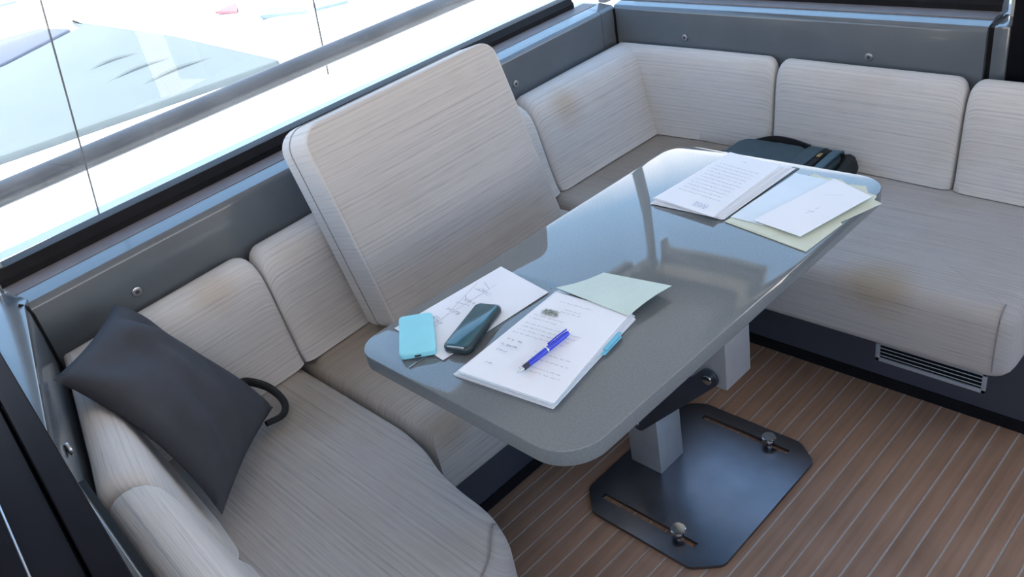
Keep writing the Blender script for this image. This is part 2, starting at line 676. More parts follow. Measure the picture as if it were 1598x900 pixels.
def wall_strip(pts, prof, name, mat, parent=None, nrm=None):
    """sweep an open/closed profile (d outward, z) along a 2D polyline; outward = left of travel unless nrm given"""
    bm = bmesh.new()
    rows = []
    P = [Vector(p) for p in pts]
    for i, p in enumerate(P):
        ds = []
        if i > 0:
            ds.append((P[i] - P[i - 1]).normalized())
        if i < len(P) - 1:
            ds.append((P[i + 1] - P[i]).normalized())
        ns = [Vector((-d.y, d.x)) for d in ds]
        m = sum(ns, Vector((0, 0)))
        m.normalize()
        k_ = max(0.5, m.dot(ns[0]))
        if nrm:
            m, k_ = Vector(nrm), 1
        rows.append([bm.verts.new((p.x + m.x * d / k_, p.y + m.y * d / k_, z)) for d, z in prof])
    n = len(prof)
    for A, B in zip(rows[:-1], rows[1:]):
        for i in range(n):
            j = (i + 1) % n
            bm.faces.new((A[i], A[j], B[j], B[i]))
    bm.faces.new(rows[0])
    bm.faces.new(rows[-1][::-1])
    return finish(bm, name, mat, parent, True, angle=30)


# ------------------------------------------------------------------ setting: coaming, windows, roof, floor
ZS = 0.805
LEFT = [(-0.355, 0.60), (-0.05, 0.637), (0.68, 0.712), (1.41, 0.775), (1.69, 0.793)]   # inner edge of the sill, window side
CORNER = (1.767, 0.80)
BACK = [(1.768, 0.80), (1.74, 0.168), (1.72, -0.226), (1.706, -0.462)]
NEAR = [(-0.505, -0.02), (-0.423, 0.325), (-0.360, 0.592)]

# coaming profile: panel face, rounded nose, bright chamfer, flat sill
COAM = [(0.0, 0.0), (0.0, ZS - 0.014), (0.003, ZS - 0.006), (0.010, ZS), (0.055, ZS + 0.007), (0.060, ZS + 0.007), (0.18, ZS + 0.010), (0.18, 0.0)]
wl = wall_strip(LEFT, COAM, 'wall_left', M['gel'], nrm=None)
tag(wl, kind='structure')
wb = wall_strip(BACK[::1], [(d, z) for d, z in COAM], 'wall_back', M['gel'], nrm=(0.999, 0.04))
tag(wb, kind='structure')
cs = wall_strip([(1.6925, 0.7935), (1.770, 0.798)], COAM, 'corner_strip', M['gel'], wl)
jt = finish(box_bm((1.7625, 0.792, 0.42), (1.7685, 0.80, ZS - 0.012)), 'corner_joint', M['black'], wb)
wn = wall_strip(NEAR, [(d, z) for d, z in COAM if d < 0.05] + [(0.018, ZS + 0.001), (0.018, 0.0)], 'wall_near', M['gel'])
tag(wn, kind='structure')
finish(slab_bm([(-0.350, 0.615), (-0.364, 0.590), (-0.427, 0.325), (-0.492, 0.050), (-0.520, 0.045), (-0.498, 0.325), (-0.476, 0.60), (-0.472, 0.70), (-0.36, 0.70)], 0.79, ZS + 0.0055, 0.003), 'sill', M['gel'], wn)
nj = finish(tube_bm([(-0.372, 0.598, ZS + 0.009), (-0.362, 0.596, ZS + 0.001), (-0.357, 0.594, ZS - 0.02), (-0.357, 0.594, 0.55)], 0.0035, 6), 'panel_joint', M['black'], wn)


M['sill'] = plain('painted_sill_reflection', (0.150, 0.128, 0.128), 0.5, var=0.08, scale=20)  # brown band painting the dark rail and gasket reflection onto the sill
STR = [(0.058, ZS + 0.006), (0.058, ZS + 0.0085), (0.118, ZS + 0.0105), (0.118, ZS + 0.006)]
wall_strip(LEFT + [(1.75, 0.798)], STR, 'sill_reflection', M['sill'], wl)
wall_strip(BACK, [(d * 0.92 - 0.004, z) for d, z in STR], 'sill_reflection', M['sill'], wb, (0.999, 0.04))


def screw(loc, axis, parent):
    o = finish(cyl_bm(loc, 0.0115, 0.006, axis, 18, 0.002), 'screw_cap', M['steel'], parent)
    b = finish(cyl_bm((loc[0] - (0.0033 if axis == 'x' else 0), loc[1] - (0.0033 if axis == 'y' else 0), loc[2]), 0.005, 0.002, axis, 6), 'screw_recess', M['armdark'], o)
    return o


screw((-0.150, 0.622, 0.716), 'y', wl)
screw((1.20, 0.754, 0.716), 'y', wl)
screw((1.752, 0.49, 0.712), 'x', wb)
screw((1.7215, -0.155, 0.703), 'x', wb)
screw((-0.466, 0.123, 0.745), 'x', wn)

# gap and end post beyond the back coaming
bp_ = finish(box_bm((1.715, -0.512, 0.0), (1.84, -0.474, ZS + 0.002), bev=0.006), 'wall_back_end', M['gel'])
tag(bp_, kind='structure')
gp = finish(box_bm((1.722, -0.476, 0.0), (1.84, -0.46, ZS - 0.004)), 'gap_filler', M['black'], bp_)
cp = finish(box_bm((1.800, -0.512, ZS), (1.85, -0.480, 1.85), bev=0.004), 'trim_1', M['pale'])
tag(cp, kind='structure')
bk = finish(box_bm((1.72, -0.64, 0.0), (1.86, -0.514, 1.85)), 'wall_back_bulkhead', M['tint'])
tag(bk, kind='structure')
ds_ = finish(box_bm((1.74, -1.35, 0.0), (1.80, -0.64, 1.85)), 'door_1', M['tint'])
tag(ds_, kind='structure')


# windows: gasket frame + pane
def window(name, pts, d0, z0, z1, side_posts, parent_kind='structure', nrm=None):
    root = tag(empty(name), kind='structure')
    g = wall_strip(pts, [(d0, z0 - 0.012), (d0, z0 + 0.018), (d0 + 0.012, z0 + 0.038), (d0 + 0.055, z0 + 0.038), (d0 + 0.055, z0 - 0.012)], 'gasket', M['black'], root, nrm)
    wall_strip(pts, [(d0 + 0.020, z0 + 0.030), (d0 + 0.020, z1), (d0 + 0.026, z1), (d0 + 0.026, z0 + 0.030)], 'pane', M['glass'], root, nrm)
    wall_strip(pts, [(d0, z1 - 0.005), (d0, z1 + 0.06), (d0 + 0.055, z1 + 0.06), (d0 + 0.055, z1 - 0.005)], 'header', M['grey'], root, nrm)
    return root


WZ0, WZ1 = ZS + 0.008, 1.645
window('window_1', LEFT, 0.115, WZ0, WZ1, True)
window('window_2', BACK, 0.105, WZ0, WZ1, True, nrm=(0.999, 0.04))
# corner post, near corner post
t2 = finish(box_bm((1.784, 0.846, ZS), (1.822, 0.884, 1.86), bev=0.008), 'trim_2', M['grey'])
tag(t2, kind='structure')
t3 = finish(box_bm((-0.374, 0.735, ZS - 0.3), (-0.345, 0.80, 1.86), bev=0.006), 'trim_3', M['grey'])
tag(t3, kind='structure')
# side deck sill under the windows, outside
# hardtop
rf = finish(slab_bm(rrect(-2.6, -2.1, 1.90, 0.93, 0.06), 1.86, 1.95, 0.03, 0.03), 'ceiling', M['roof'])
tag(rf, kind='structure')
h1 = finish(box_bm((1.80, -0.50, 1.66), (1.88, 0.80, 1.70)), 'trim_4', M['grey'])
tag(h1, kind='structure')
gus = slab_bm([(0.80, 1.665)] + [(0.80 - 0.15 + 0.15 * math.cos(math.radians(a)), 1.515 + 0.15 * math.sin(math.radians(a))) for a in range(0, 91, 10)] + [(0.65, 1.665)], 1.81, 1.87)
gus.transform(Matrix(((0, 0, 1, 0), (1, 0, 0, 0), (0, 1, 0, 0), (0, 0, 0, 1))))
finish(gus, 'corner_gusset', M['grey'], h1, smooth=False)
h2 = finish(box_bm((1.74, -0.50, 1.70), (1.86, 0.80, 1.775), bev=0.01), 'trim_5', M['beige'])
tag(h2, kind='structure')
h3 = finish(box_bm((1.78, -0.50, 1.775), (1.86, 0.80, 1.86)), 'trim_6', M['grey'])
tag(h3, kind='structure')
h4 = finish(box_bm((-0.40, 0.80, 1.655), (1.78, 0.88, 1.86)), 'trim_7', M['grey'])
tag(h4, kind='structure')

# near bulkhead seen past the camera: black window frame, dark lower panel
nb = tag(empty('window_3'), kind='structure')


def rail_box(p, q, x0, x1, z0, z1, name, mat, bev=0.006):
    a, b = Vector(p), Vector(q)
    d = (b - a).normalized()
    n_ = Vector((-d.y, d.x))
    o = [a + n_ * x0, b + n_ * x0, b + n_ * x1, a + n_ * x1]
    return finish(slab_bm([tuple(v) for v in o], z0, z1, bev, bev, 2), name, mat, nb)


A_, B_ = (-0.441, 0.60), (-0.541, -0.62)
rail_box(A_, B_, -0.0, -0.034, 0.8125, 0.87, 'frame_rail', M['blackgloss'])
rail_box(A_, B_, -0.038, -0.125, 0.8125, 0.866, 'outer_rail', M['blackgloss'])
rail_box(A_, B_, -0.006, -0.122, 0.0, 0.80, 'lower_panel', M['tint'], 0.001)
rail_box(A_, B_, -0.0855, -0.0885, 0.866, 0.868, 'trim_bar', M['steel'], 0.0008)
# grey post strip and dark slot beyond the end of the near coaming
np_ = finish(slab_bm([(-0.506, -0.02), (-0.540, -0.42), (-0.513, -0.42), (-0.493, -0.02)][::-1], 0.40, ZS + 0.002, 0.004), 'wall_near_end', M['gel'])
tag(np_, kind='structure')
finish(slab_bm([(-0.494, -0.025), (-0.514, -0.42), (-0.502, -0.42), (-0.482, -0.025)][::-1], 0.40, ZS - 0.03), 'gap_filler', M['black'], np_)

# dark cabin behind the doorway the camera stands in, and the unseen opposite side of the cockpit
M['cabin'] = plain('dark_cabin_lining', (0.035, 0.035, 0.04), 0.6, var=0.1, scale=4)
for nm, lo, hi in (('wall_cabin_end', (-2.55, -2.05, 0.0), (-2.5, 0.80, 0.40)), ('wall_cabin_left', (-2.5, 0.74, 0.0), (-0.46, 0.80, 0.80)), ('wall_cabin_upper', (-2.5, 0.74, 0.80), (-0.70, 0.80, 1.86)),  # unseen end wall cut low to let sky light in
                   ('floor_cabin', (-2.5, -2.0, 0.0005), (-0.60, 0.74, 0.006)),
                   ('wall_cabin_right', (-2.5, -2.05, 0.0), (-0.46, -2.0, 0.86))):  # unseen right wall left open above to admit more sky light
    tag(finish(box_bm(lo, hi), nm, M['cabin'], smooth=False), kind='structure')
tag(finish(box_bm((-0.46, -2.05, 0.0), (1.86, -2.0, 0.86), bev=0.004), 'wall_right', M['gel']), kind='structure')  # unseen side and header, added to enclose the cockpit and limit its light
tag(finish(box_bm((-0.46, -2.05, 1.60), (1.86, -2.0, 1.86), bev=0.004), 'trim_8', M['grey']), kind='structure')

# floor: caulk bed with separate teak planks
fl = finish(box_bm((-2.5, -2.05, -0.06), (1.75, 0.16, -0.0015)), 'floor', M['caulk'], smooth=False)
tag(fl, kind='structure')
pl_bm = box_bm((-1.25, -0.0206, -0.012), (1.225, 0.0206, 0.0), bev=0.0008)
plank = finish(pl_bm, 'plank', M['teak'], fl, smooth=False)
plank.location = (0, -0.4808 + 0.0457 * 12.5, 0)
for i in range(11, -35, -1):
    c = plank.copy()
    COL.objects.link(c)
    c.parent = fl
    c.location = (random.uniform(-0.01, 0.0) + (0.5 if -0.4808 + 0.0457 * (i + 0.5) < -0.87 else 0.0), -0.4808 + 0.0457 * (i + 0.5), random.uniform(-0.0003, 0.0003))


# ------------------------------------------------------------------ bench bases
def bench_base(poly, label, kick=0.02):
    t = thing('bench_base', label, 'bench')
    finish(slab_bm(poly, 0.034, 0.211, 0.0), 'plinth_panel', M['plinth'], t, smooth=False)
    finish(slab_bm(inset(poly if area2(poly) > 0 else poly[::-1], -0.004), 0.0005, 0.034, 0.0), 'toe_kick', M['black'], t, smooth=False)
    return t


bbk = bench_base([(1.206, 0.70), (1.206, -0.84), (1.68, -0.84), (1.725, 0.70)], 'dark grey bench base with a ventilation grille under the right bench')
bench_base([(0.03, 0.098), (1.19, 0.104), (1.19, 0.70), (0.03, 0.60)], 'dark grey bench base without a grille under the window bench')
bench_base([(-0.365, 0.55), (0.01, 0.58), (0.01, -0.26), (-0.47, -0.30)], 'dark grey bench base under the near bench with the dark cushion')
# vent grille
vy0, vy1, vz0, vz1, vx = -0.714, -0.444, 0.082, 0.142, 1.206
vb = bmesh.new()
for lo, hi in (((vx - 0.006, vy0, vz0), (vx, vy1, vz0 + 0.011)), ((vx - 0.006, vy0, vz1 - 0.008), (vx, vy1, vz1)),
               ((vx - 0.006, vy0, vz0), (vx, vy0 + 0.011, vz1)), ((vx - 0.006, vy1 - 0.011, vz0), (vx, vy1, vz1))):
    box_bm(lo, hi, vb, 0.0012)
M['vent'] = plain('pale_anodised_vent', (0.36, 0.38, 0.41), 0.4, 0.25, var=0.04)
vf = finish(vb, 'vent_grille', M['vent'], bbk)
vf['label'] = 'bright metal ventilation grille'
finish(box_bm((vx - 0.0015, vy0 + 0.008, vz0 + 0.008), (vx - 0.0005, vy1 - 0.008, vz1 - 0.006)), 'vent_opening', M['black'], vf)
for k_ in range(3):
    z = vz0 + 0.019 + k_ * 0.0115
    mt = Matrix.Translation((vx - 0.004, 0, z)) @ Matrix.Rotation(math.radians(35), 4, 'Y')
    finish(box_bm((-0.004, vy0 + 0.009, -0.001), (0.003, vy1 - 0.009, 0.001), mat=mt), 'slat', M['vent'], vf)


# ------------------------------------------------------------------ seats
def uv_y(co, n_):      # streaks along y, continuous over the front edge
    if abs(n_.y) > 0.75:
        return (co.z, co.x)
    return (co.y, co.x + co.z)


def uv_x(co, n_):
    if abs(n_.x) > 0.75:
        return (co.z, co.y)
    return (co.x, co.y + co.z)


def seat(poly, rads, label, uvf, seams=()):
    t = thing('seat_cushion', label, 'cushion', 'bench seat cushions')
    o = finish(slab_bm(round_corners(poly, rads), 0.212, 0.398, 0.045, 0.03, 6), 'cushion', M['fabric_seat'], t, uvf=uvf, angle=60)
    for s in seams:
        finish(tube_bm(spline(s, 6), 0.0016, 6), 'seam', M['seam'], t)
    return t


seat([(1.085, 0.70), (1.085, -0.785), (1.675, -0.785), (1.715, 0.10), (1.735, 0.76)], [0, 0.06, 0, 0, 0],
     'pale grey seat cushion of the right bench above the ventilation grille', uv_y,
     [[(1.122, -0.752, 0.3985), (1.10, -0.753, 0.390), (1.086, -0.753, 0.36), (1.0845, -0.752, 0.28), (1.086, -0.752, 0.24)]])
seat([(0.117, 0.012), (1.076, 0.012), (1.076, 0.70), (0.117, 0.625)], [0, 0, 0, 0],
     'pale grey seat cushion along the window, partly under the table top', uv_x)
NS = [(0.109, 0.622), (0.109, 0.10), (0.098, 0.02), (0.072, -0.06), (0.060, -0.14), (0.054, -0.23), (0.026, -0.31), (-0.028, -0.370),
      (-0.09, -0.42), (-0.482, -0.43), (-0.466, 0.0), (-0.346, 0.560)]
seat(NS, [0] + [0.03] * 8 + [0, 0, 0], 'pale grey curved seat cushion of the near bench beneath the dark cushion', uv_y,
     [[(0.036, -0.262, 0.374), (0.026, -0.270, 0.388), (0.002, -0.292, 0.3978), (-0.05, -0.335, 0.3987), (-0.13, -0.365, 0.3987), (-0.30, -0.40, 0.3987)]])

# ------------------------------------------------------------------ backrests
PB = [(0.0, 0.402), (0.015, 0.400), (0.95, 0.400), (0.97, 0.405), (0.97, 0.66), (0.94, 0.676), (0.88, 0.684), (0.78, 0.688),
      (0.66, 0.686), (0.55, 0.677), (0.46, 0.660), (0.40, 0.636), (0.34, 0.60), (0.27, 0.55), (0.18, 0.49), (0.08, 0.43)]


def backrest(fr, bk_, label, mat='fabric_back', end=0.035, ends=(True, True)):
    t = thing('backrest_cushion', label, 'cushion', 'bench backrest cushions')
    prof_sweep(fr, bk_, PB, 'cushion', M[mat], t, end, ends)
    return t


backrest([(1.138, 0.549), (1.40, 0.553), (1.640, 0.553), (1.648, 0.38), (1.638, 0.118)],
         [(1.148, 0.745), (1.42, 0.765), (1.755, 0.785), (1.742, 0.38), (1.728, 0.118)],
         'L shaped grey backrest cushion wrapping the far corner, with a brown stain')
t = backrest([(0.112, 0.486), (0.40, 0.508), (0.80, 0.530), (1.133, 0.549)], [(0.115, 0.645), (0.40, 0.675), (0.80, 0.710), (1.142, 0.740)],
             'grey backrest cushion along the window, mostly behind the leaning board cushion')
backrest([(-0.316, -0.02 + 0.07), (-0.30, 0.18), (-0.283, 0.448), (-0.16, 0.465), (0.108, 0.486)],
         [(-0.484, 0.05), (-0.450, 0.18), (-0.352, 0.588), (-0.20, 0.608), (0.110, 0.645)],
         'L shaped grey backrest cushion in the near corner behind the dark cushion')
backrest([(-0.345, -0.46), (-0.33, -0.22), (-0.316, 0.043)], [(-0.500, -0.46), (-0.490, -0.22), (-0.478, 0.043)],
         'grey backrest cushion at the bottom left edge of the photo')
backrest([(1.630, 0.108), (1.612, -0.17), (1.588, -0.448)], [(1.727, 0.108), (1.708, -0.17), (1.694, -0.448)],
         'grey backrest cushion behind the teal backpack, left of the rightmost one')
backrest([(1.586, -0.456), (1.574, -0.62), (1.562, -0.79)], [(1.693, -0.456), (1.686, -0.62), (1.678, -0.79)],
         'grey backrest cushion at the right edge, cut by the frame')

# ------------------------------------------------------------------ leaning board cushion
yaw, pit, rol = -0.0448, 0.2850, 0.0490
u_ = Vector((math.cos(yaw), math.sin(yaw), 0))
bk3 = Vector((-math.sin(yaw), math.cos(yaw), 0))
v_ = Vector((0, 0, 1)) * math.cos(pit) + bk3 * math.sin(pit)
n3 = u_.cross(v_)
u2 = u_ * math.cos(rol) + v_ * math.sin(rol)
v2 = v_ * math.cos(rol) - u_ * math.sin(rol)
ML = Matrix(((u2.x, v2.x, n3.x, 0.2951), (u2.y, v2.y, n3.y, 0.4816), (u2.z, v2.z, n3.z, 0.4000), (0, 0, 0, 1)))
lc = thing('leaning_cushion', 'large loose grey board cushion leaning against the window bench backrest', 'cushion')
CW, CH, CT = 0.600, 0.530, 0.170
ol = rrect(0, 0, CW, CH, [0.045, 0.055, 0.03, 0.03], 7)
b = slab_bm(ol, 0.0, CT, 0.014, 0.028, 5, crown=0.012)
o = finish(b, 'cushion', [M['fabric_lean'], M['fabric_side_lit']], lc, uvf=lambda co, n_: (co.x, co.y) if abs(n_.z) > 0.5 else (co.z + 0.3 * co.x, co.y + co.x * 0.001),
           mif=lambda f: 0 if abs(f.normal.z) > 0.6 else 1, angle=60)
o.matrix_local = ML
for zz, off, r_ in ((CT * 0.42, 0.0, 0.0016), (CT - 0.005, 0.004, 0.0018)):
    q = inset(ol[::1], off - 0.0004)
    s_ = finish(tube_bm([(x, y, zz) for x, y in q], r_, 6, closed=True), 'seam' if off == 0 else 'piping', M['seam'] if off == 0 else M['fabric_side_lit'], lc)
    s_.matrix_local = ML

# ------------------------------------------------------------------ table
ZT = 0.70
L_, W_ = 1.0131, 0.542
tb = thing('pedestal_table', 'glossy grey rounded table with folding steel pedestal on a slotted floor plate', 'table')
finish(slab_bm(rrect(0, -W_, L_, 0, [0.07, 0.055, 0.075, 0.07], 10), ZT - 0.032, ZT, 0.002, 0.004, 3), 'tabletop', M['top'], tb, angle=40)
# base plate with two slots
bm = bmesh.new()
outer = [(0.405, -0.125), (0.462, -0.066), (0.845, -0.066), (0.886, -0.125), (0.886, -0.405), (0.842, -0.463), (0.453, -0.463), (0.403, -0.407)]


def slot(p, q, r_):
    a, b2 = Vector(p), Vector(q)
    d = (b2 - a).normalized()
    s = Vector((-d.y, d.x)) * r_
    return [tuple(a + s), tuple(a - s), tuple(b2 - s), tuple(b2 + s)]


loops = [round_corners(outer, 0.012, 3), slot((0.462, -0.114), (0.462, -0.384), 0.008), slot((0.838, -0.150), (0.838, -0.398), 0.008)]
allv, alle = [], []
for lp in loops:
    vs = [bm.verts.new((x, y, 0.010)) for x, y in lp]
    es = [bm.edges.new((vs[i], vs[(i + 1) % len(vs)])) for i in range(len(vs))]
    allv += vs
    alle += es
bmesh.ops.triangle_fill(bm, use_beauty=True, use_dissolve=False, edges=alle)
bm.normal_update()
for f in bm.faces:
    if f.normal.z < 0:
        f.normal_flip()
g = bmesh.ops.extrude_face_region(bm, geom=bm.faces[:])
for v in g['geom']:
    if isinstance(v, bmesh.types.BMVert):
        v.co.z = 0.0015
bp2 = finish(bm, 'base_plate', M['plate'], tb, smooth=False)
for kx, ky in ((0.462, -0.337), (0.838, -0.345)):
    kb = finish(cyl_bm((kx, ky, 0.031), 0.0185, 0.010, 'z', 28, 0.0022), 'knob', M['chrome'], tb, angle=18)
    finish(cyl_bm((kx, ky, 0.018), 0.0075, 0.018, 'z', 14, 0.001), 'knob_stem', M['chrome'], kb)
finish(box_bm((0.600, -0.188, 0.0102), (0.693, -0.094, 0.205), bev=0.002), 'lower_column', M['postdark'], tb)
uc = finish(box_bm((0.600, -0.393, 0.362), (0.693, -0.299, 0.6675), bev=0.002), 'upper_column', M['postdark'], tb)


def arm(y0, z0, y1, z1, x, wd=0.042, th=0.006):
    a, b2 = Vector((y0, z0)), Vector((y1, z1))
    d = b2 - a
    ln = d.length
    ang = math.atan2(d.y, d.x)
    ol_ = rrect(-wd / 2, -wd / 2, ln + wd / 2, wd / 2, wd * 0.42, 4)
    b_ = slab_bm(ol_, -th / 2, th / 2, 0.001, 0.001, 1)
    R_ = Matrix(((0, 0, 1, x), (1, 0, 0, 0), (0, 1, 0, 0), (0, 0, 0, 1)))
    b_.transform(R_ @ Matrix.Translation((a.x, a.y, 0)) @ Matrix.Rotation(ang, 4, 'Z'))
    return finish(b_, 'arm', M['armdark'], tb)


for x in (0.5955, 0.6975):
    a1 = arm(-0.137, 0.158, -0.352, 0.382, x, 0.044)
    a2 = arm(-0.105, 0.188, -0.320, 0.412, x, 0.018)
    sx_ = -1 if x < 0.65 else 1
    for (y, z, r_) in ((-0.137, 0.158, 0.008), (-0.352, 0.382, 0.012)):
        finish(cyl_bm((x + sx_ * 0.006, y, z), r_, 0.008, 'x', 14, 0.002), 'bolt', M['chrome'], a1)
    finish(cyl_bm((x + sx_ * 0.005, -0.225, 0.298), 0.004, 0.006, 'x', 10, 0.001), 'bolt', M['chrome'], a2)


# ------------------------------------------------------------------ papers
def sheet_obj(c4, name, mat, parent=None, th=0.0006, lift=None, n=12):
    """c4: four corners (x,y,z) in order; lift(u,v)->dz"""
    C4 = [Vector(c) for c in c4]
    bm = bmesh.new()
    g1, g2 = [], []
    for i in range(n + 1):
        for j in range(n + 1):
            u, v = i / n, j / n
            p = C4[0] * (1 - u) * (1 - v) + C4[1] * u * (1 - v) + C4[2] * u * v + C4[3] * (1 - u) * v
            if lift:
                p = p + Vector((0, 0, lift(u, v)))
            g1.append(bm.verts.new(p))
            g2.append(bm.verts.new(p - Vector((0, 0, th))))
    W1 = n + 1
    for i in range(n):
        for j in range(n):
            a, b_, c, d = i * W1 + j, (i + 1) * W1 + j, (i + 1) * W1 + j + 1, i * W1 + j + 1
            bm.faces.new((g1[a], g1[b_], g1[c], g1[d]))
            bm.faces.new((g2[d], g2[c], g2[b_], g2[a]))
    for k_ in range(n):
        for a, b_ in ((k_ * W1, (k_ + 1) * W1), (k_ * W1 + n, (k_ + 1) * W1 + n), (k_, k_ + 1), (n * W1 + k_, n * W1 + k_ + 1)):
            bm.faces.new((g1[a], g1[b_], g2[b_], g2[a]))
    return finish(bm, name, mat, parent, True, angle=40)


def ink(c4, marks, name, mat, parent, dz=0.0004, lift=None):
    """flat print: thin quads; marks = list of (u0,v0,u1,v1,half width)"""
    C4 = [Vector(c) for c in c4]

    def P(u, v):
        p = C4[0] * (1 - u) * (1 - v) + C4[1] * u * (1 - v) + C4[2] * u * v + C4[3] * (1 - u) * v
        return p + Vector((0, 0, dz + (lift(u, v) if lift else 0)))
    bm = bmesh.new()
    for (u0, v0, u1, v1, hw) in marks:
        a, b_ = P(u0, v0), P(u1, v1)
        d = b_ - a
        s = Vector((-d.y, d.x, 0))
        if s.length < 1e-7:
            continue
        s = s.normalized() * hw
        f = bm.faces.new([bm.verts.new(x) for x in (a - s, b_ - s, b_ + s, a + s)])
    o_ = finish(bm, name, mat, parent, False, flip=True)
    o_['kind'] = 'stuff'
    return o_


def words(rows, u0, u1, dens=1.0, hw=0.0006, jit=0.004, slant=0.0):
    """text rows running along u at given v values"""
    ms = []
    for v in rows:
        u = u0 + random.uniform(0, 0.03)
        e_ = u1 - random.uniform(0, 0.12) * (u1 - u0)
        while u < e_:
            wl_ = random.uniform(0.012, 0.055)
            k_ = u
            while k_ < u + wl_:
                st = random.uniform(0.004, 0.010)
                ms.append((k_, v + random.uniform(-jit, jit), k_ + st, v + random.uniform(-jit, jit), hw))
                k_ += st * 1.1
            u += wl_ + random.uniform(0.012, 0.03) / dens
    return ms


zt = ZT
# clear film and loose sheet at the near left end
fm = [(0.348, -0.077, zt + .0012), (0.357, -0.191, zt + .0012), (0.150, -0.199, zt + .0012), (0.120, -0.105, zt + .0012)]
tag(sheet_obj(fm, 'clear_sleeve', M['film'], th=0.0003), 'clear plastic sleeve showing along the edge of the handwritten sheet under the phone', 'sleeve')
sa = [(0.350, -0.041, zt + .0026), (0.325, -0.197, zt + .0026), (0.066, -0.184, zt + .0026), (0.084, -0.022, zt + .0026)]
st = thing('loose_sheet', 'white sheet with handwriting lying under the dark phone and light blue case', 'paper')
sheet_obj(sa, 'sheet', M['paper'], st)
mk = []
for i in range(7):
    v = 0.22 + 0.1 * i
    mk.append((0.12 + 0.02 * i, v, 0.12 + 0.02 * i + random.uniform(0.05, 0.22), v + random.uniform(-0.05, 0.05), 0.0006))
mk += [(0.05, 0.25, 0.40, 0.80, 0.0004), (0.30, 0.18, 0.34, 0.92, 0.0004)] + words([0.3, 0.45, 0.6, 0.75], 0.18, 0.42, 1, 0.0005, 0.02)
ink(sa, mk, 'handwriting', M['ink'], st)

# document bundle in the middle
bd = thing('document_bundle', 'thick bundle of white documents under the blue pen', 'papers')
base = [(0.050, -0.234), (0.078, -0.436), (0.338, -0.397), (0.338, -0.208)]
topq = [(0.052, -0.245), (0.077, -0.440), (0.336, -0.388), (0.320, -0.224)]
nsh = 9
lf = lambda u, v: 0.0022 * math.sin(math.pi * min(1, v * 1.0)) * (0.5 + 0.5 * u)
for i in range(nsh):
    a = i / (nsh - 1)
    j = 0.0032 if i < nsh - 1 else 0.0
    c4 = [(base[k_][0] * (1 - a) + topq[k_][0] * a + random.uniform(-j, j), base[k_][1] * (1 - a) + topq[k_][1] * a + random.uniform(-j, j) * 1.4,
           zt + 0.0014 + a * 0.0115) for k_ in range(4)]
    sheet_obj(c4, 'sheet', M['paper'] if i % 3 != 1 else M['paper2'], bd, 0.0009, (lambda q: (lambda u, v: lf(u, v) * q))(a))
# print: rows run along the short side here (lines across the page)
c4 = [(q[0], q[1], zt + 0.0131) for q in topq]
C0 = [c4[3], c4[2], c4[1], c4[0]]     # u across the page, v down the page
lf2 = lambda u, v: lf(u, 1 - v)
lfT = lambda u, v: lf(1 - 0, 0) * 0 + 0.0022 * math.sin(math.pi * min(1, (1 - v))) * (0.5 + 0.5 * u)
mk = words([0.10], 0.16, 0.60) + words([0.17, 0.20], 0.30, 0.55) + words([0.30, 0.34], 0.05, 0.42) + words([0.40, 0.44, 0.48, 0.52], 0.05, 0.75)
mk += words([0.60, 0.66, 0.72], 0.08, 0.26, 0.8, 0.0009, 0.010) + words([0.64, 0.70, 0.78, 0.82], 0.45, 0.90) + words([0.86], 0.14, 0.24, 1, 0.0009, 0.01)
ink(C0, mk, 'printed_text', M['ink'], bd, 0.0007, lambda u, v: 0.0024)
mk = [(0.10 + random.uniform(0, .20), 0.20 + random.uniform(0, .08), 0.12 + random.uniform(0, .20), 0.20 + random.uniform(0, .08), 0.0007) for _ in range(40)]
ink(C0, mk, 'stamp', M['olive'], bd, 0.0007, lambda u, v: 0.0024)
tg = sheet_obj([(0.221, -0.4215, zt + .0066), (0.277, -0.4130, zt + .0066), (0.274, -0.398, zt + .0068), (0.218, -0.404, zt + .0068)], 'page_marker', M['tab'], bd, 0.0006)
tg['label'] = 'blue page marker strip'
tg2 = sheet_obj([(0.231, -0.4180, zt + .0088), (0.284, -0.4075, zt + .0088), (0.282, -0.394, zt + .0090), (0.228, -0.400, zt + .0090)], 'page_marker', M['tab'], bd, 0.0006)

gsheet = [(0.330, -0.214, zt + .0155), (0.430, -0.246, zt + .0040), (0.434, -0.403, zt + .0190), (0.322, -0.392, zt + .0155)]
gs = thing('green_sheet', 'pale green sheet sticking out beyond the thick document bundle, corner curled up', 'paper')
lg = lambda u, v: -0.004 * math.sin(math.pi * u) * (1 - v) + 0.004 * math.sin(math.pi * u) * v
# lies on the bundle at its near edge, other edge falls towards the table
sheet_obj(gsheet, 'sheet', M['green'], gs, 0.0006, lg)
ink(gsheet, words([0.3, 0.45, 0.5, 0.7], 0.3, 0.75, 0.5, 0.0004), 'printed_text', M['ink'], gs, 0.0006, lg)

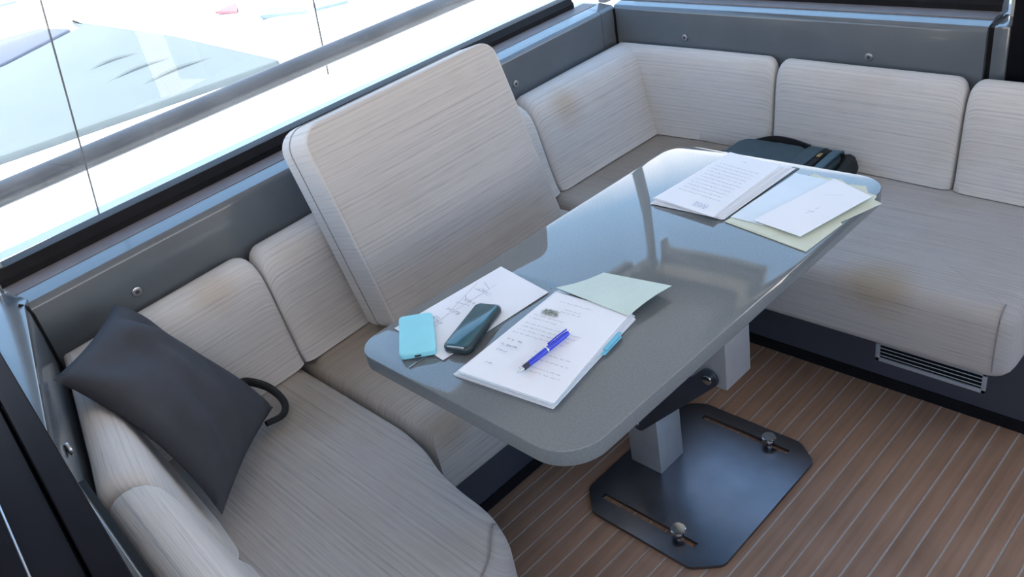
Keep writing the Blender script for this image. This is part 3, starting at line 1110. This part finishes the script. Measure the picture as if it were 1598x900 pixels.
# pen on the bundle
pn = thing('ballpoint_pen', 'translucent blue ballpoint pen with silver tip lying on the documents', 'pen')
pa, pb = Vector((0.094, -0.345, zt + 0.0215)), Vector((0.229, -0.341, zt + 0.0215))
pd = pb - pa
P_ = lambda t_: pa + pd * t_
finish(tube_bm([P_(0.20), P_(0.22), P_(0.50), P_(0.86), P_(0.95)], [0.0044, 0.0050, 0.0053, 0.0050, 0.0040], 14), 'barrel', M['penblue'], pn)
finish(tube_bm([P_(0.10), P_(0.12), P_(0.20)], [0.0038, 0.0046, 0.0050], 14), 'grip', M['pendark'], pn)
finish(tube_bm([P_(-0.0), P_(0.04), P_(0.10)], [0.0008, 0.0022, 0.0040], 12), 'tip', M['chrome'], pn)
finish(tube_bm([P_(0.52), P_(0.545)], [0.0058, 0.0058], 14), 'ring', M['chrome'], pn)
finish(tube_bm([P_(0.95), P_(1.0)], [0.0028, 0.0026], 12), 'push_button', M['chrome'], pn)
off = Vector((0, 0.0035, 0.0055))
finish(tube_bm([P_(0.60) + off, P_(0.78) + off * 1.1, P_(0.96) + off], 0.0014, 8), 'clip', M['penblue'], pn)

# ------------------------------------------------------------------ phone, case, tag
ph = thing('mobile_phone', 'dark teal mobile phone with glossy screen on the handwritten sheet', 'phone')
px, py = Vector((0.098, -0.190)), Vector((0.226, -0.141))
dirp = (py - px).normalized()
angp = math.atan2(dirp.y, dirp.x)
MP = Matrix.Translation((0.157, -0.1675, zt + 0.0030)) @ Matrix.Rotation(angp, 4, 'Z')
o = finish(slab_bm(rrect(-0.0725, -0.0275, 0.0725, 0.0275, 0.013, 6), 0.0, 0.0145, 0.005, 0.005, 4), 'body', M['phone'], ph)
o.matrix_local = MP
o = finish(slab_bm(rrect(-0.066, -0.0225, 0.067, 0.0225, 0.008, 5), 0.0135, 0.0153, 0.0006, 0, 2), 'screen', M['screen'], ph)
o.matrix_local = MP
o = finish(slab_bm(rrect(-0.0716, -0.017, -0.0672, 0.017, 0.002, 3), 0.0125, 0.0150, 0.001, 0, 2), 'bottom_strip', M['steel'], ph)
o.matrix_local = MP

cs_ = [(0.103, -0.0155), (0.150, -0.060), (0.071, -0.164), (0.022, -0.119)]
ca = thing('power_bank', 'light blue rounded rectangular power bank beside the dark phone', 'power bank')
finish(slab_bm(round_corners(cs_, 0.011, 5), zt + 0.0031, zt + 0.0155, 0.0035, 0.003, 4), 'shell', M['cyan'], ca)
cpos = Vector((0.046, -0.1415))
dd = (Vector(cs_[2]) - Vector(cs_[3])).normalized()
mt = Matrix.Translation((cpos.x, cpos.y, zt + 0.0088)) @ Matrix.Rotation(math.atan2(dd.y, dd.x), 4, 'Z')
o = finish(slab_bm(rrect(-0.006, -0.0022, 0.006, 0.0022, 0.002, 3), -0.0015, 0.0015), 'port', M['armdark'], ca)
o.matrix_local = mt @ Matrix.Translation((0, 0.0, 0)) @ Matrix.Rotation(0, 4, 'X')
tg = thing('plastic_tag', 'narrow clear plastic strip with a grey edge in front of the light blue power bank', 'tag')
sheet_obj([(0.021, -0.146, zt + .0020), (0.066, -0.146, zt + .0020), (0.068, -0.129, zt + .0020), (0.028, -0.126, zt + .0020)], 'strip', M['film'], tg, 0.0006)
finish(box_bm((0.019, -0.1485, zt + 0.0006), (0.067, -0.1455, zt + 0.0030), bev=0.0006), 'edge_bar', M['steel'], tg)

# ------------------------------------------------------------------ far paperwork
cf = thing('card_folder', 'worn cream card folder overhanging the far right table corner', 'folder')
bm = bmesh.new()
edge = [(0.709, -0.335), (0.672, -0.532), (0.795, -0.540), (0.802, -0.533), (0.86, -0.552), (0.904, -0.566), (0.912, -0.548), (0.930, -0.545), (0.935, -0.525), (0.962, -0.508), (0.958, -0.47),
        (0.972, -0.45), (0.968, -0.41), (0.978, -0.385)]
finish(slab_bm(edge, zt + 0.0008, zt + 0.0026, 0), 'cover', M['cream'], cf, smooth=False)
e2 = [(x * 0.985 + 0.008, y * 0.97 - 0.004) for x, y in edge]
finish(slab_bm([(0.712, -0.337), (0.69, -0.45), (0.88, -0.50), (0.965, -0.43), (0.972, -0.387)], zt + 0.0027, zt + 0.0034, 0), 'inner_leaf', M['cream'], cf, smooth=False)

bs = [(0.726, -0.338, zt + .0052), (0.722, -0.414, zt + .0052), (0.955, -0.442, zt + .0052), (0.962, -0.352, zt + .0052)]
b_ = thing('bluish_sheet', 'bluish translucent sheet on the cream folder beside the printed stack', 'paper')
sheet_obj(bs, 'sheet', M['paper2'], b_, 0.0007, lambda u, v: 0.001 * math.sin(5 * v))
w2 = [(0.728, -0.388, zt + .0082), (0.706, -0.502, zt + .0078), (0.908, -0.545, zt + .0078), (0.960, -0.440, zt + .0082)]
ws = thing('top_sheet', 'blank white sheet lying askew on top of the cream folder', 'paper')
sheet_obj(w2, 'sheet', M['paper'], ws, 0.0007, lambda u, v: 0.0035 * u * v + 0.002 * u * (1 - v))
ink(w2, [(0.55, 0.35, 0.62, 0.42, 0.0006), (0.58, 0.45, 0.6, 0.5, 0.0006), (0.35, 0.7, 0.6, 0.82, 0.0004)] + words([0.4], 0.5, 0.62), 'pencil_mark', M['ink'], ws, 0.0042)

fp = thing('paper_stack', 'stack of printed white pages at the far left end of the table', 'papers')
fb = [(0.713, -0.150), (0.719, -0.330), (0.990, -0.340), (0.996, -0.158)]
ft = [(0.722, -0.150), (0.700, -0.313), (0.967, -0.311), (0.992, -0.168)]
for i in range(8):
    a = i / 7
    j = 0.004 if i < 7 else 0
    c4 = [(fb[k_][0] * (1 - a) + ft[k_][0] * a + random.uniform(-j, j), fb[k_][1] * (1 - a) + ft[k_][1] * a + random.uniform(-j, j), zt + 0.0014 + a * 0.0105) for k_ in range(4)]
    if i == 0:
        sheet_obj(c4, 'dark_backing', M['armdark'], fp, 0.0009)
    else:
        sheet_obj(c4, 'sheet', M['paper'], fp, 0.0009)
c4 = [(q[0], q[1], zt + 0.0119) for q in ft]
C0 = [c4[0], c4[1], c4[2], c4[3]]
CF = [c4[3], c4[2], c4[1], c4[0]]
mk = words([0.10], 0.35, 0.45) + words([0.22 + 0.055 * i for i in range(11)], 0.10, 0.85, 1.2)
ink(CF, mk, 'printed_text', M['ink'], fp, 0.0004)
ink(CF, words([0.88, 0.905, 0.93], 0.55, 0.78, 1, 0.0008, 0.012), 'signature', M['inkblue'], fp, 0.0004)

# ------------------------------------------------------------------ dark cushion in the near corner
pw = thing('scatter_cushion', 'dark charcoal scatter cushion with a black cord loop in the near corner', 'cushion')
A3, B3, C3, D3 = Vector((-0.217, 0.556, 0.742)), Vector((-0.414, 0.335, 0.762)), Vector((-0.052, 0.365, 0.432)), Vector((-0.303, 0.118, 0.458))
# quad order A (top, window side), B (top, near side), D (bottom near), C (bottom, seat)
bm = bmesh.new()
nu, nv = 28, 36
nn = ((B3 - A3).cross(C3 - A3)).normalized()
if nn.z < 0:
    nn = -nn
random.seed(3)
top, bot = [], []
for i in range(nu + 1):
    for j in range(nv + 1):
        u, v = i / nu, j / nv
        # concave sides
        uu = u + (0.5 - u) * 0.07 * math.sin(math.pi * v)
        vv = v + (0.5 - v) * 0.05 * math.sin(math.pi * u)
        p = A3 * (1 - uu) * (1 - vv) + B3 * uu * (1 - vv) + D3 * uu * vv + C3 * (1 - uu) * vv
        p = p + nn * (0.030 * math.sin(math.pi * v) * u ** 3)
        h = (max(0, 16 * u * (1 - u) * v * (1 - v))) ** 0.42
        wr = 0.013 * math.sin(15 * u + 9 * v + 2 * math.sin(5 * u)) * math.exp(-((v - 0.18) / 0.16) ** 2) + \
            0.0090 * math.sin(16 * u - 7 * v) * math.exp(-((v - 0.75) / 0.3) ** 2) * 0.8 + \
            0.012 * math.exp(-((u - 0.33 - 0.25 * v) / 0.07) ** 2) * math.sin(math.pi * v)
        hump = 0.066 * h + wr * min(1, h * 1.3)
        top.append(bm.verts.new(p + nn * hump))
        bot.append(None if i in (0, nu) or j in (0, nv) else bm.verts.new(p - nn * 0.026 * h))
W1 = nv + 1
for k_ in range(len(bot)):
    if bot[k_] is None:
        bot[k_] = top[k_]
for i in range(nu):
    for j in range(nv):
        a, b_, c, d = i * W1 + j, (i + 1) * W1 + j, (i + 1) * W1 + j + 1, i * W1 + j + 1
        bm.faces.new((top[a], top[b_], top[c], top[d]))
        try:
            bm.faces.new((bot[d], bot[c], bot[b_], bot[a]))
        except ValueError:
            pass
finish(bm, 'cover', M['pillow'], pw, angle=100)
loop = spline([(-0.075, 0.462, 0.470), (-0.048, 0.470, 0.458), (-0.022, 0.430, 0.440), (-0.022, 0.372, 0.425), (-0.046, 0.340, 0.418), (-0.090, 0.335, 0.425)], 7)
finish(tube_bm(loop, [0.011 - 0.004 * k_ / (len(loop) - 1) for k_ in range(len(loop))], 10), 'cord_loop', M['cord'], pw)

# ------------------------------------------------------------------ backpack on the right bench
bg_ = thing('backpack', 'dark teal backpack lying flat on the right bench beyond the table', 'bag')
ob = rrect(1.30, -0.165, 1.600, 0.190, [0.06, 0.04, 0.05, 0.05], 6)
finish(slab_bm(ob, 0.399, 0.462, 0.022, 0.018, 5, crown=0.008), 'body', M['bag'], bg_, angle=60)
ob = rrect(1.33, -0.060, 1.575, 0.165, 0.04, 6)
finish(slab_bm(ob, 0.462, 0.474, 0.008, 0.0, 3), 'front_pocket', M['bag'], bg_, angle=60)
finish(strap_bm(spline([(1.34, -0.085, 0.475), (1.45, -0.088, 0.481), (1.56, -0.085, 0.478), (1.605, -0.085, 0.455)], 6), 0.045, 0.006), 'pocket_flap', M['bag'], bg_)
z_ = finish(strap_bm(spline([(1.33, -0.118, 0.472), (1.45, -0.121, 0.4785), (1.56, -0.118, 0.475), (1.598, -0.118, 0.458)], 6), 0.016, 0.004), 'zip', M['cord'], bg_)
finish(box_bm((1.50, -0.126, 0.479), (1.525, -0.114, 0.485), bev=0.002), 'zip_pull', M['brass'], z_)
finish(strap_bm(spline([(1.32, -0.146, 0.462), (1.45, -0.148, 0.474), (1.57, -0.144, 0.474), (1.61, -0.135, 0.440)], 6), 0.024, 0.006), 'edge_webbing', M['bagtrim'], bg_)
finish(strap_bm(spline([(1.585, 0.13, 0.456), (1.606, 0.08, 0.466), (1.606, 0.02, 0.466), (1.590, -0.05, 0.462)], 6), 0.020, 0.006, (1, 0, 0)), 'grab_handle', M['cord'], bg_)
finish(tube_bm(spline([(1.40, -0.160, 0.435), (1.46, -0.192, 0.432), (1.53, -0.196, 0.442), (1.59, -0.165, 0.435)], 6), 0.026, 10), 'shoulder_strap', M['cord'], bg_)
finish(tube_bm(spline([(1.40, 0.185, 0.42), (1.46, 0.262, 0.410), (1.53, 0.275, 0.410), (1.57, 0.185, 0.42)], 6), 0.010, 8), 'shoulder_strap', M['cord'], bg_)

# ------------------------------------------------------------------ outside
gr = finish(box_bm((-40, 1.9, -1.2), (60, 80, -1.0)), 'ground', M['quay'], smooth=False)
tag(gr, kind='structure')
sdk = finish(slab_bm([(-3.5, 0.81), (-0.4, 0.82), (1.42, 0.98), (2.4, 1.04), (5.0, 1.0), (5.0, 1.75), (-3.5, 1.60)], 0.40, 0.74, 0.02, 0), 'side_deck', M['white'])
tag(sdk, kind='structure')
fd = finish(slab_bm([(1.95, -1.9), (5.0, -1.9), (5.0, 0.95), (2.05, 0.95)], 0.40, 0.74, 0.02, 0), 'fore_deck', M['white'])
tag(fd, kind='structure')
hr = thing('handrail', 'thick grey handrail running along outside the long window', 'rail')
ra, rb_ = Vector((-1.6, 1.027, 0.872)), Vector((2.6, 1.401, 0.8986))
finish(tube_bm([ra.lerp(rb_, k_ / 6) for k_ in range(7)], 0.031, 16), 'rail', M['rail'], hr)
for k_ in (0.08, 0.93):
    p = ra.lerp(rb_, k_)
    finish(tube_bm([(p.x, p.y, 0.735), (p.x, p.y, p.z)], 0.016, 10), 'stanchion', M['rail'], hr)


def wire(a, b2, r_, label):
    o_ = finish(tube_bm([a, b2], r_, 8), 'rigging_wire', M['cord'])
    tag(o_, label, 'wire', 'rigging wires outside')
    return o_


wire((-0.045, 1.085, 0.738), (0.137, 1.085, 1.86), 0.0024, 'thin rigging wire outside the window, left of two')
wire((1.01, 1.55, 0.738), (1.12, 1.55, 1.90), 0.0032, 'thin rigging wire outside the window, right of two')


def hull(poly, z0, z1, label, r=0.12):
    t_ = thing('moored_boat', label, 'boat', 'boats moored alongside')
    finish(slab_bm(round_corners(poly, 0.4, 5), z0, z1, r, 0.1, 4), 'hull', M['white'], t_)
    return t_


h_ = hull([(-7, 2.9), (2.2, 2.7), (2.55, 8.2), (-7, 8.8)], -0.99, 0.36, 'white moored boat nearest the window, under the pale blue cover')
finish(slab_bm(round_corners([(-6.5, 4.25), (0.97, 6.18), (1.80, 6.92), (1.72, 7.5), (1.38, 7.56), (-6.5, 6.0)], 0.08, 3), 0.355, 0.412, 0.02), 'windscreen', M['dusk'], h_)
tr_ = thing('boat_cover', 'pale blue tarpaulin with soft folds stretched over the nearest moored boat', 'cover')
tp = round_corners([(-6.5, 3.95), (0.24, 3.56), (1.80, 3.40), (1.95, 5.2), (1.98, 7.45), (1.90, 6.96), (0.99, 6.15), (-6.5, 4.22)], 0.04, 4)
finish(slab_bm(tp, 0.362, 0.405, 0.02, 0, 2), 'tarpaulin', M['tarp'], tr_)
for i, (x0, y0, x1, y1) in enumerate(((1.15, 4.9, 1.62, 4.95), (1.05, 4.35, 1.65, 4.45), (1.1, 3.95, 1.75, 4.05))):
    finish(tube_bm(spline([(x0, y0, 0.385), ((x0 + x1) / 2, (y0 + y1) / 2 + 0.05, 0.402), (x1, y1, 0.385)], 6), [0.012 + 0.016 * math.sin(math.pi * k_ / 12) for k_ in range(13)], 10), 'fold', M['tarp'], tr_)
h_ = hull([(-9, 9.1), (3.0, 8.4), (4.4, 12.4), (-9, 13.5)], -0.99, 0.55, 'white moored boat behind the covered boat, with blue windows')
for q in ([(1.62, 8.68), (1.90, 8.62), (2.05, 9.3), (1.7, 9.4)], [(1.20, 8.72), (1.55, 8.69), (1.62, 9.4), (1.2, 9.4)]):
    finish(slab_bm(q, 0.548, 0.572), 'window', M['bluewin'], h_, smooth=False)
h_ = hull([(2.60, 3.0), (9.5, 2.8), (9.5, 7.8), (2.75, 8.0)], -0.99, 0.30, 'white moored boat to the right of the covered boat, with blue strips')
for q in ([(2.713, 5.28), (2.90, 5.50), (3.03, 5.10), (2.894, 4.86)], [(2.965, 4.84), (3.20, 4.72), (3.35, 4.98), (3.08, 5.06)]):
    finish(slab_bm(q, 0.298, 0.322), 'window', M['bluewin'], h_, smooth=False)
pf = thing('pennant', 'small red pennant on a white pole beyond the covered boat', 'flag')
finish(slab_bm([(2.735, 6.102), (2.790, 5.80), (3.041, 6.229)], 0.301, 0.318, 0), 'cloth', M['red'], pf, smooth=False)
finish(tube_bm([(2.75, 5.62, 0.33), (3.12, 6.40, 0.33)], 0.025, 8), 'pole', M['white'], pf)
